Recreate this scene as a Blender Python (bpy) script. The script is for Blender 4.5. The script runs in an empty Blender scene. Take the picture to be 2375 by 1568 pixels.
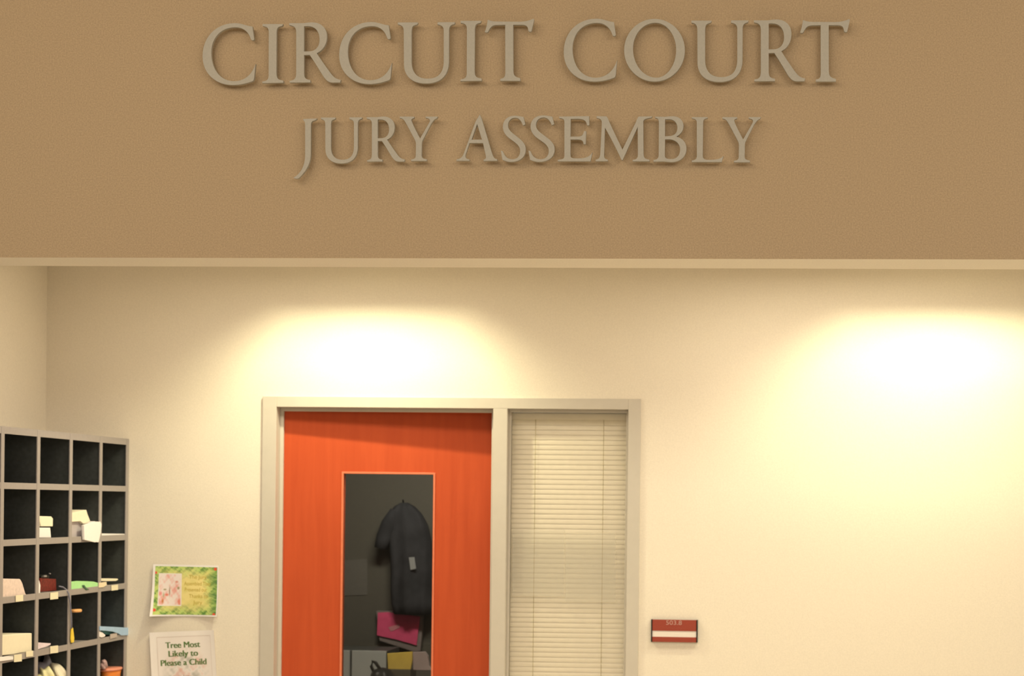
import bpy, bmesh, math, random
from mathutils import Vector, Matrix
random.seed(7)
sc = bpy.context.scene
col = sc.collection

# ------------------------------------------------------------------ camera
W, H = 2375, 1568
F = 3930.0
CX, CY = 1576.0, 1171.0
YAW = math.radians(3.69)
ROLL = math.radians(0.65)
EYE = Vector((0, 0, 1.6))
FW = Vector((-math.sin(YAW), math.cos(YAW), 0))
R0 = Vector((math.cos(YAW), math.sin(YAW), 0))
U0 = Vector((0, 0, 1))
RT = R0 * math.cos(ROLL) + U0 * math.sin(ROLL)
UP = U0 * math.cos(ROLL) - R0 * math.sin(ROLL)
cd = bpy.data.cameras.new('camera')
cam = bpy.data.objects.new('camera', cd)
col.objects.link(cam)
cd.sensor_width = 36.0
cd.sensor_fit = 'HORIZONTAL'
cd.lens = F / W * 36.0
cd.shift_x = (W / 2 - CX) / W
cd.shift_y = (CY - H / 2) / W
cd.clip_start = 0.05
m = Matrix((RT, UP, -FW)).transposed().to_4x4()
m.translation = EYE
cam.matrix_world = m
cd.dof.use_dof = True
cd.dof.focus_distance = 5.15
cd.dof.aperture_fstop = 5.0
sc.camera = cam

D = 7.5            # distance of the far wall
YH = 5.2           # front face of the sign bulkhead

def ray(px, py):
    return FW + RT * ((px - CX) / F) - UP * ((py - CY) / F)
def onY(px, py, Y):
    d = ray(px, py)
    return EYE + d * (Y / d.y)
def onX(px, py, X):
    d = ray(px, py)
    return EYE + d * (X / d.x)

# ------------------------------------------------------------------ exposure, world
sc.view_settings.view_transform = 'Standard'
sc.view_settings.look = 'None'
sc.view_settings.gamma = 1
sc.view_settings.use_curve_mapping = False
sc.view_settings.exposure = 0.0
w = bpy.data.worlds.new('world')
sc.world = w
w.use_nodes = True
w.node_tree.nodes['Background'].inputs[0].default_value = (1.0, 0.82, 0.60, 1)
w.node_tree.nodes['Background'].inputs[1].default_value = 0.12

# ------------------------------------------------------------------ lamps
def area(name, loc, target, sx, sy, power, color, spread=180):
    l = bpy.data.lights.new(name, 'AREA')
    l.shape = 'RECTANGLE'; l.size = sx; l.size_y = sy
    l.energy = power; l.color = color; l.spread = math.radians(spread)
    o = bpy.data.objects.new(name, l); col.objects.link(o)
    o.location = loc
    o.rotation_euler = (Vector(target) - Vector(loc)).to_track_quat('-Z', 'Y').to_euler()
    return o
CEIL, HALLC = 2.70, 3.85
LAMP_Z, LAMP_D, APER = 2.775, 0.49, 0.092      # downlight lamp sits above a square aperture
LAMPS = []
def downlight_lamp(px, power, r=0.025):
    l = bpy.data.lights.new('downlight_lamp', 'POINT')
    l.energy = power; l.color = (1.0, 0.93, 0.60); l.shadow_soft_size = r
    l.use_nodes = True                            # reflector lamp: strongest straight down
    nt = l.node_tree; em = nt.nodes['Emission']
    tc = nt.nodes.new('ShaderNodeTexCoord'); sp = nt.nodes.new('ShaderNodeSeparateXYZ')
    ab = nt.nodes.new('ShaderNodeMath'); ab.operation = 'ABSOLUTE'
    pw = nt.nodes.new('ShaderNodeMath'); pw.operation = 'POWER'; pw.inputs[1].default_value = 0.5
    nt.links.new(tc.outputs['Normal'], sp.inputs[0]); nt.links.new(sp.outputs['Z'], ab.inputs[0])
    nt.links.new(ab.outputs[0], pw.inputs[0]); nt.links.new(pw.outputs[0], em.inputs['Strength'])
    o = bpy.data.objects.new('downlight_lamp', l); col.objects.link(o)
    o.location = (onY(px, 700, D).x, D - LAMP_D, LAMP_Z); LAMPS.append(o.location.copy())
downlight_lamp(862, 76)
downlight_lamp(2185, 72)
# unseen hall lights: two near the bulkhead, two added behind the viewer as fill
area('unseen_hall_light', (-2.6, 2.8, 3.8), (-2.2, 5.0, 2.4), 2.4, 0.9, 36, (1.0, 0.82, 0.60))
area('unseen_hall_light', (1.8, 2.8, 3.8), (1.8, 5.0, 2.4), 2.4, 0.9, 24, (1.0, 0.82, 0.60))
area('unseen_hall_light', (-1.6, -0.8, 3.8), (-1.4, 6.0, 1.2), 2.6, 1.6, 108, (1.0, 0.89, 0.76))
area('unseen_hall_light', (2.4, -0.8, 3.8), (2.0, 6.0, 1.2), 2.6, 1.6, 108, (1.0, 0.89, 0.76))
# unseen fill panels added under the ceiling to brighten the room beyond
area('room_fill', (-2.0, D - 0.9, CEIL - .01), (-2.0, D - 1.1, 0), 1.2, 0.3, 17, (1.0, 0.87, 0.68))
area('room_fill', (0.2, D - 0.78, CEIL - .01), (0.2, D - 1.0, 0), 1.2, 0.3, 19, (1.0, 0.87, 0.68))
area('room_fill', (2.9, D - 0.78, CEIL - .01), (2.9, D - 1.0, 0), 1.2, 0.3, 16, (1.0, 0.87, 0.68))
# the office behind the door: one unseen fill light added above the door glass
area('office_fill', (-1.75, D + .26, 2.05), (-1.7, D + 1.2, 0.9), 0.6, 0.12, 28.0, (1.0, 0.94, 0.80))

# ------------------------------------------------------------------ materials
def srgb(c):
    return tuple(((v / 255) / 12.92 if v / 255 <= 0.04045 else ((v / 255 + 0.055) / 1.055) ** 2.4) for v in c)
MATS = {}
def mat(name, rgb, rough=0.6, noise=0.0, nscale=40, bump=0.0, bscale=200, metal=0.0, spec=0.3, coord='Object'):
    if name in MATS: return MATS[name]
    mt = bpy.data.materials.new(name); mt.use_nodes = True
    nt = mt.node_tree; b = nt.nodes['Principled BSDF']
    b.inputs['Base Color'].default_value = (*rgb, 1)
    b.inputs['Roughness'].default_value = rough
    b.inputs['Metallic'].default_value = metal
    b.inputs['Specular IOR Level'].default_value = spec
    tc = nt.nodes.new('ShaderNodeTexCoord')
    if noise > 0:
        n = nt.nodes.new('ShaderNodeTexNoise'); n.inputs['Scale'].default_value = nscale
        n.inputs['Detail'].default_value = 4
        nt.links.new(tc.outputs[coord], n.inputs['Vector'])
        r = nt.nodes.new('ShaderNodeValToRGB')
        r.color_ramp.elements[0].position = 0.3; r.color_ramp.elements[1].position = 0.7
        r.color_ramp.elements[0].color = (*[v * (1 - noise) for v in rgb], 1)
        r.color_ramp.elements[1].color = (*[min(1, v * (1 + noise)) for v in rgb], 1)
        nt.links.new(n.outputs['Fac'], r.inputs['Fac'])
        nt.links.new(r.outputs['Color'], b.inputs['Base Color'])
    if bump > 0:
        n2 = nt.nodes.new('ShaderNodeTexNoise'); n2.inputs['Scale'].default_value = bscale
        nt.links.new(tc.outputs[coord], n2.inputs['Vector'])
        bp = nt.nodes.new('ShaderNodeBump'); bp.inputs['Strength'].default_value = bump
        bp.inputs['Distance'].default_value = 0.002
        nt.links.new(n2.outputs['Fac'], bp.inputs['Height'])
        nt.links.new(bp.outputs['Normal'], b.inputs['Normal'])
    MATS[name] = mt
    return mt

M_HEAD = mat('bulkhead_paint', (0.445, 0.336, 0.212), 0.75, 0.13, 230, 0.2, 260)
M_WALL = mat('cream_wall_paint', (0.82, 0.755, 0.645), 0.75, 0.04, 160, 0.15, 220)
M_CEIL = mat('ceiling_paint', (0.82, 0.77, 0.67), 0.8, 0.02, 80, 0.1, 200)
M_FLOOR = mat('carpet', (0.80, 0.73, 0.62), 0.95, 0.08, 90, 0.4, 400)
M_LET = mat('brushed_letter_metal', (0.42, 0.40, 0.345), 0.55, 0.04, 160, 0.1, 300, spec=0.4)
M_FRAME = mat('frame_enamel', (0.57, 0.53, 0.465), 0.45, 0.015, 30, 0.06, 150)
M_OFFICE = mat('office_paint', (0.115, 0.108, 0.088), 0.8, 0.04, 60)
M_DARK = mat('sorter_dark_steel', (0.050, 0.056, 0.055), 0.55, 0.15, 60)
M_TRIM = mat('sorter_grey_edging', (0.34, 0.31, 0.30), 0.5, 0.03, 80)
M_WHITE = mat('white_paper', (0.90, 0.87, 0.87), 0.7, 0.015, 60)
M_CREAM = mat('cream_paper', (0.88, 0.82, 0.64), 0.7, 0.02, 60)
M_GREYPAPER = mat('grey_envelope', (0.50, 0.46, 0.48), 0.7, 0.03, 60)
M_PINKISH = mat('pinkish_print', (0.78, 0.64, 0.58), 0.7, 0.10, 80)
M_TAG = mat('yellowed_tag', (0.84, 0.78, 0.58), 0.6, 0.02, 100)
M_BLACK = mat('black_plastic', (0.012, 0.013, 0.012), 0.4, 0.1, 80)
M_MAROON = mat('maroon_plastic', srgb((150, 66, 50)), 0.45, 0.08, 300)

def wood():
    mt = bpy.data.materials.new('red_cherry_veneer'); mt.use_nodes = True
    nt = mt.node_tree; b = nt.nodes['Principled BSDF']
    tc = nt.nodes.new('ShaderNodeTexCoord'); mp = nt.nodes.new('ShaderNodeMapping')
    mp.inputs['Scale'].default_value = (14, 14, 0.9)
    nt.links.new(tc.outputs['Object'], mp.inputs['Vector'])
    n = nt.nodes.new('ShaderNodeTexNoise'); n.inputs['Scale'].default_value = 2.2
    n.inputs['Detail'].default_value = 7; n.inputs['Distortion'].default_value = 0.4
    nt.links.new(mp.outputs['Vector'], n.inputs['Vector'])
    r = nt.nodes.new('ShaderNodeValToRGB')
    r.color_ramp.elements[0].position = 0.25; r.color_ramp.elements[0].color = (0.46, 0.068, 0.019, 1)
    r.color_ramp.elements[1].position = 0.75; r.color_ramp.elements[1].color = (0.54, 0.088, 0.026, 1)
    nt.links.new(n.outputs['Fac'], r.inputs['Fac'])
    nt.links.new(r.outputs['Color'], b.inputs['Base Color'])
    b.inputs['Roughness'].default_value = 0.5
    b.inputs['Specular IOR Level'].default_value = 0.2
    return mt
M_WOOD = wood()
M_BEAD = mat('bead_veneer', (0.72, 0.20, 0.10), 0.4, 0.05, 60)

def glass(name, tint=(0.97, 0.96, 0.94)):
    mt = bpy.data.materials.new(name); mt.use_nodes = True
    nt = mt.node_tree; nt.nodes.clear()
    out = nt.nodes.new('ShaderNodeOutputMaterial'); mx = nt.nodes.new('ShaderNodeMixShader')
    t = nt.nodes.new('ShaderNodeBsdfTransparent'); t.inputs[0].default_value = (*tint, 1)
    g = nt.nodes.new('ShaderNodeBsdfGlossy'); g.inputs['Roughness'].default_value = 0.02
    lw = nt.nodes.new('ShaderNodeLayerWeight'); pw = nt.nodes.new('ShaderNodeMath'); pw.operation = 'POWER'
    pw.inputs[1].default_value = 5; lw.inputs['Blend'].default_value = 0.5
    fr = nt.nodes.new('ShaderNodeMath'); fr.operation = 'MULTIPLY_ADD'
    fr.inputs[1].default_value = 0.96; fr.inputs[2].default_value = 0.04
    nt.links.new(lw.outputs['Facing'], pw.inputs[0]); nt.links.new(pw.outputs[0], fr.inputs[0])
    nt.links.new(fr.outputs[0], mx.inputs[0]); nt.links.new(t.outputs[0], mx.inputs[1])
    nt.links.new(g.outputs[0], mx.inputs[2]); nt.links.new(mx.outputs[0], out.inputs[0])
    return mt
M_GLASS = glass('clear_glass')
M_GLASS_DARK = glass('door_glass', (0.62, 0.62, 0.60))
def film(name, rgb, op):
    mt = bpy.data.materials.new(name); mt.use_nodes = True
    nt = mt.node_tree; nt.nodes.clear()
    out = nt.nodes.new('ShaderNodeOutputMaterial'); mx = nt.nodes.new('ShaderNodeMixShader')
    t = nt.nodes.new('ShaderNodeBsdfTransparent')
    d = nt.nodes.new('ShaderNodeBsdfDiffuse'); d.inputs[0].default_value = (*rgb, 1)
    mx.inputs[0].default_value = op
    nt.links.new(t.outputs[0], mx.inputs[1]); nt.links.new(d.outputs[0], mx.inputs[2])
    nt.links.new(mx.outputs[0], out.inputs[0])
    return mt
M_FILM = film('reflection_film', (0.92, 0.90, 0.82), 0.22)  # pale veil for the imitated glass reflections
def colattr(name, rough=0.6):
    mt = bpy.data.materials.new(name); mt.use_nodes = True
    nt = mt.node_tree; b = nt.nodes['Principled BSDF']
    a = nt.nodes.new('ShaderNodeAttribute'); a.attribute_name = 'ink'
    nt.links.new(a.outputs['Color'], b.inputs['Base Color'])
    b.inputs['Roughness'].default_value = rough
    b.inputs['Specular IOR Level'].default_value = 0.2
    return mt
M_PRINT = colattr('colour_print')

# ------------------------------------------------------------------ mesh helpers
def tag(o, label=None, cat=None, group=None, kind=None):
    if label: o['label'] = label
    if cat: o['category'] = cat
    if group: o['group'] = group
    if kind: o['kind'] = kind
    return o
def empty(name, loc, label=None, cat=None, group=None, kind=None):
    o = bpy.data.objects.new(name, None); col.objects.link(o)
    o.location = loc; o.empty_display_size = 0.05
    return tag(o, label, cat, group, kind)
ORG = {}
class MB:
    def __init__(s): s.v = []; s.f = []
    def add(s, vs, fs):
        k = len(s.v); s.v += [Vector(p) for p in vs]; s.f += [tuple(i + k for i in f) for f in fs]
        return s
    def box(s, a, b):
        x0, x1 = sorted((a[0], b[0])); y0, y1 = sorted((a[1], b[1])); z0, z1 = sorted((a[2], b[2]))
        return s.add([(x0,y0,z0),(x1,y0,z0),(x1,y1,z0),(x0,y1,z0),(x0,y0,z1),(x1,y0,z1),(x1,y1,z1),(x0,y1,z1)],
              [(3,2,1,0),(4,5,6,7),(0,1,5,4),(1,2,6,5),(2,3,7,6),(3,0,4,7)])
    def prism(s, poly, off):
        """poly: list of world points, off: extrusion vector"""
        off = Vector(off); n = len(poly); P = [Vector(p) for p in poly]
        return s.add(P + [p + off for p in P],
              [tuple(range(n)), tuple(reversed(range(n, 2 * n)))] + [(i, i + n, (i + 1) % n + n, (i + 1) % n) for i in range(n)])
    def tube(s, pts, r, n=8):
        P = [Vector(p) for p in pts]; rings = []
        rr = r if isinstance(r, (list, tuple)) else [r] * len(P)
        for i, p in enumerate(P):
            t = (P[min(i + 1, len(P) - 1)] - P[max(i - 1, 0)]).normalized()
            a = t.cross(Vector((0, 0, 1)))
            if a.length < 1e-3: a = t.cross(Vector((1, 0, 0)))
            a.normalize(); b = t.cross(a)
            rings.append([p + (a * math.cos(2*math.pi*k/n) + b * math.sin(2*math.pi*k/n)) * rr[i] for k in range(n)])
        vs = [q for r_ in rings for q in r_]
        fs = [(i*n+k, i*n+(k+1) % n, (i+1)*n+(k+1) % n, (i+1)*n+k) for i in range(len(P)-1) for k in range(n)]
        fs += [tuple(reversed(range(n))), tuple(range((len(P)-1)*n, len(P)*n))]
        return s.add(vs, fs)
    def loft(s, rings, caps=True):
        n = len(rings[0]); vs = [q for r_ in rings for q in r_]
        fs = [(i*n+k, i*n+(k+1) % n, (i+1)*n+(k+1) % n, (i+1)*n+k) for i in range(len(rings)-1) for k in range(n)]
        if caps: fs += [tuple(reversed(range(n))), tuple(range((len(rings)-1)*n, len(rings)*n))]
        return s.add(vs, fs)
    def build(s, name, m_, parent=None, bevel=0, smooth=False, cols=None, origin=None):
        if parent is not None: o0 = ORG[parent.name]
        elif origin is not None: o0 = Vector(origin)
        else:
            lo = [min(p[i] for p in s.v) for i in range(3)]; hi = [max(p[i] for p in s.v) for i in range(3)]
            o0 = Vector(((lo[0]+hi[0])/2, (lo[1]+hi[1])/2, lo[2]))
        me = bpy.data.meshes.new(name)
        me.from_pydata([p - o0 for p in s.v], [], s.f)
        bm = bmesh.new(); bm.from_mesh(me)
        bmesh.ops.recalc_face_normals(bm, faces=bm.faces)
        bm.to_mesh(me); bm.free()
        me.materials.append(m_)
        if cols:
            at = me.attributes.new('ink', 'FLOAT_COLOR', 'POINT')
            for i, c in enumerate(cols): at.data[i].color = (*c, 1)
        if smooth:
            for p in me.polygons: p.use_smooth = True
        o = bpy.data.objects.new(name, me); col.objects.link(o)
        if parent is not None: o.parent = parent
        else: o.location = o0
        ORG[o.name] = o0
        if bevel:
            bv = o.modifiers.new('bevel', 'BEVEL'); bv.width = bevel; bv.segments = 2; bv.limit_method = 'ANGLE'
        return o
def thing(name, loc, label, cat, group=None, kind=None):
    e = empty(name, loc, label, cat, group, kind); ORG[e.name] = Vector(loc); return e

# ------------------------------------------------------------------ room shell
zh = onY(1187, 599.5, YH).z                  # underside of bulkhead
XL = onY(108, 800, D).x                      # left wall of the room beyond
XR = 4.6
tag(MB().box((-6.5, YH - 9, -0.1), (6.5, D + 3.4, 0)).build('floor', M_FLOOR), 'beige carpet floor, out of sight below the photo', 'floor', kind='structure')
# bulkhead: its back edge runs very slightly off parallel
zb = zh
poly = [(-6.5, YH, zb), (6.5, YH, zb), (6.5, YH + 0.265, zb), (-6.5, YH + 0.155, zb)]
hd = MB().prism(poly, (0, 0, HALLC - zb)).build('wall_front', M_HEAD, origin=(0, YH, zb))
tag(hd, 'tan bulkhead wall carrying the raised court lettering', 'wall', kind='structure')
hd.data.materials.append(M_WALL)
for p in hd.data.polygons:
    if p.normal.z < -0.9 or p.normal.y > 0.5: p.material_index = 1
mb = MB(); xs_ = [-6.5] + [v for p in LAMPS for v in (p.x - APER, p.x + APER)] + [6.5]
ya, yc = D - LAMP_D - APER, D - LAMP_D + APER
mb.box((-6.5, YH + .2, CEIL), (6.5, ya, CEIL + .01)).box((-6.5, yc, CEIL), (6.5, D + .2, CEIL + .01))
for i in range(0, len(xs_), 2): mb.box((xs_[i], ya, CEIL), (xs_[i + 1], yc, CEIL + .01))
tag(mb.build('ceiling', M_CEIL), 'low ceiling over the lit waiting area behind the bulkhead', 'ceiling', kind='structure')
for i, p in enumerate(LAMPS):
    dl = thing('downlight', (p.x, p.y, CEIL), ['square recessed downlight above the wooden door', 'square recessed downlight over the bare wall at the right'][i], 'ceiling light', 'recessed downlights')
    h2 = MB(); A = APER + .012
    h2.box((p.x - A, p.y - A, CEIL + .01), (p.x - APER - .004, p.y + A, CEIL + .15)).box((p.x + APER + .004, p.y - A, CEIL + .01), (p.x + A, p.y + A, CEIL + .15))
    h2.box((p.x - A, p.y - A, CEIL + .01), (p.x + A, p.y - APER - .004, CEIL + .15)).box((p.x - A, p.y + APER + .004, CEIL + .01), (p.x + A, p.y + A, CEIL + .15))
    h2.box((p.x - A, p.y - A, CEIL + .15), (p.x + A, p.y + A, CEIL + .16))
    h2.build('housing', M_BLACK, dl)
tag(MB().box((-6.5, YH - 5, HALLC), (6.5, YH + 0.2, HALLC + 0.1)).build('ceiling', M_CEIL), 'higher ceiling of the hall in front of the bulkhead', 'ceiling', kind='structure')
tag(MB().box((XL - 0.12, YH + 0.28, 0), (XL, D, CEIL)).build('wall_left', M_WALL), 'cream wall at the far left beside the mail sorter', 'wall', kind='structure')
tag(MB().box((XR, YH + 0.28, 0), (XR + 0.12, D, CEIL)).build('wall_right', M_WALL), 'cream wall closing the waiting area outside the right of the photo', 'wall', kind='structure')

# frame geometry from the photograph's edges on the far wall
FL = onY(611, 930, D).x; FRi = onY(1487, 935, D).x
DL = onY(643, 950, D).x; DR = onY(1145, 955, D).x
SL = onY(1178, 955, D).x; SR = onY(1458, 957, D).x
FT = onY(1000, 922, D).z; DT = onY(900, 946, D).z
WT = 0.14
bw = MB()
g = 0.012
bw.box((XL - 0.12, D, 0), (FL + g, D + WT, CEIL)).box((FRi - g, D, 0), (XR + 0.12, D + WT, CEIL)).box((FL + g, D, FT - g), (FRi - g, D + WT, CEIL))
tag(bw.build('wall_back', M_WALL), 'cream far wall washed by two downlights, behind door and sign', 'wall', kind='structure')

fr = MB()
P = 0.012                                            # face stands proud of wall
y0, y1 = D - P, D + WT + P
ZSILL = 0.14
fr.box((FL, y0, 0), (DL, y1, FT)).box((SR, y0, 0), (FRi, y1, FT)).box((DR, y0, 0), (SL, y1, DT))
fr.box((DL, y0, DT), (SR, y1, FT)).box((SL, y0, 0), (SR, y1, ZSILL))
st = 0.016                                           # stops
ys0, ys1 = D + 0.045, D + 0.060
fr.box((DL, ys0, 0), (DL + st, ys1, DT - st)).box((DR - st, ys0, 0), (DR, ys1, DT - st)).box((DL, ys0, DT - st), (DR, ys1, DT))
ws0 = D + 0.024
fr.box((SL, ws0, ZSILL + .012), (SL + .012, D + .034, DT - .014)).box((SR - .012, ws0, ZSILL + .012), (SR, D + .034, DT - .014)).box((SL, ws0, DT - .014), (SR, D + .034, DT)).box((SL, ws0, ZSILL), (SR, D + .034, ZSILL + .012))
tag(fr.build('trim_1', M_FRAME, bevel=0.0015), 'painted metal frame around the wooden door and its sidelight', 'door frame', kind='structure')

# door leaf, ajar, hinged on the left
ANG = math.radians(3.4)
hx, hy = DL + 0.004, D + 0.062
door = thing('door_1', (hx, hy, 0.01), 'red-orange wooden door with tall glass lite, slightly ajar', 'door', kind='structure')
def dloc(x, y, z):      # leaf coordinates -> world
    return Vector((hx + x * math.cos(ANG) - y * math.sin(ANG), hy + x * math.sin(ANG) + y * math.cos(ANG), z))
def dpx(px, py, dy=0.0):  # where the pixel's ray meets the leaf's front plane -> leaf x, z
    d = ray(px, py); n = Vector((-math.sin(ANG), math.cos(ANG), 0)); p0 = dloc(0, dy, 0)
    t = (p0 - EYE).dot(n) / d.dot(n); q = EYE + d * t
    return (q - dloc(0, 0, 0)).dot(Vector((math.cos(ANG), math.sin(ANG), 0))), q.z
DWID = (DR - DL) - 0.008
lx0, lzt = dpx(797, 1098); lx1, _ = dpx(1006, 1098); lzb = 0.35
def dbox(mb, x0, x1, y0_, y1_, z0, z1):
    vs = [dloc(x, y, z) for z in (z0, z1) for (x, y) in ((x0, y0_), (x1, y0_), (x1, y1_), (x0, y1_))]
    mb.add(vs, [(3,2,1,0),(4,5,6,7),(0,1,5,4),(1,2,6,5),(2,3,7,6),(3,0,4,7)])
    return mb
TH = 0.044; dtop = DT - 0.004
mb = MB()
dbox(mb, 0, lx0, 0, TH, 0.01, dtop); dbox(mb, lx1, DWID, 0, TH, 0.01, dtop)
dbox(mb, lx0, lx1, 0, TH, lzt, dtop); dbox(mb, lx0, lx1, 0, TH, 0.01, lzb)
mb.build('door_leaf', M_WOOD, door)
mb = MB(); bt = 0.008
dbox(mb, lx0 - bt, lx0 + .001, -0.005, 0.012, lzb - bt, lzt + bt); dbox(mb, lx1 - .001, lx1 + bt, -0.005, 0.012, lzb - bt, lzt + bt)
dbox(mb, lx0, lx1, -0.005, 0.012, lzt - .001, lzt + bt); dbox(mb, lx0, lx1, -0.005, 0.012, lzb - bt, lzb + .001)
mb.build('glazing_bead', M_BEAD, door, bevel=0.001)
mb = MB(); dbox(mb, lx0, lx1, 0.018, 0.024, lzb, lzt); mb.build('glass_pane', M_GLASS_DARK, door)

# sidelight
win = thing('window_1', ((SL + SR) / 2, D + .03, ZSILL), 'narrow glazed sidelight right of the wooden door', 'window', kind='structure')
MB().box((SL + .001, D + .034, ZSILL), (SR - .001, D + .040, DT)).build('glass_pane', M_GLASS, win)

# ------------------------------------------------------------------ office beyond
OY = D + 1.35
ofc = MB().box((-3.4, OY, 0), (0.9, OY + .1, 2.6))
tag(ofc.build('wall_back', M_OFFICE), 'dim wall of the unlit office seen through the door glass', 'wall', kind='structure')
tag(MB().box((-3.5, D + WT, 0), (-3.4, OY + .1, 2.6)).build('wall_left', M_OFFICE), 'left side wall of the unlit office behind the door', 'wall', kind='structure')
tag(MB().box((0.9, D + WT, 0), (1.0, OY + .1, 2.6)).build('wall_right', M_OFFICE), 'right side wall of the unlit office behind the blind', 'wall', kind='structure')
tag(MB().box((-3.5, D + WT, 2.6), (1.0, OY + .1, 2.7)).build('ceiling', M_OFFICE), 'ceiling of the unlit office behind the door', 'ceiling', kind='structure')

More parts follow.
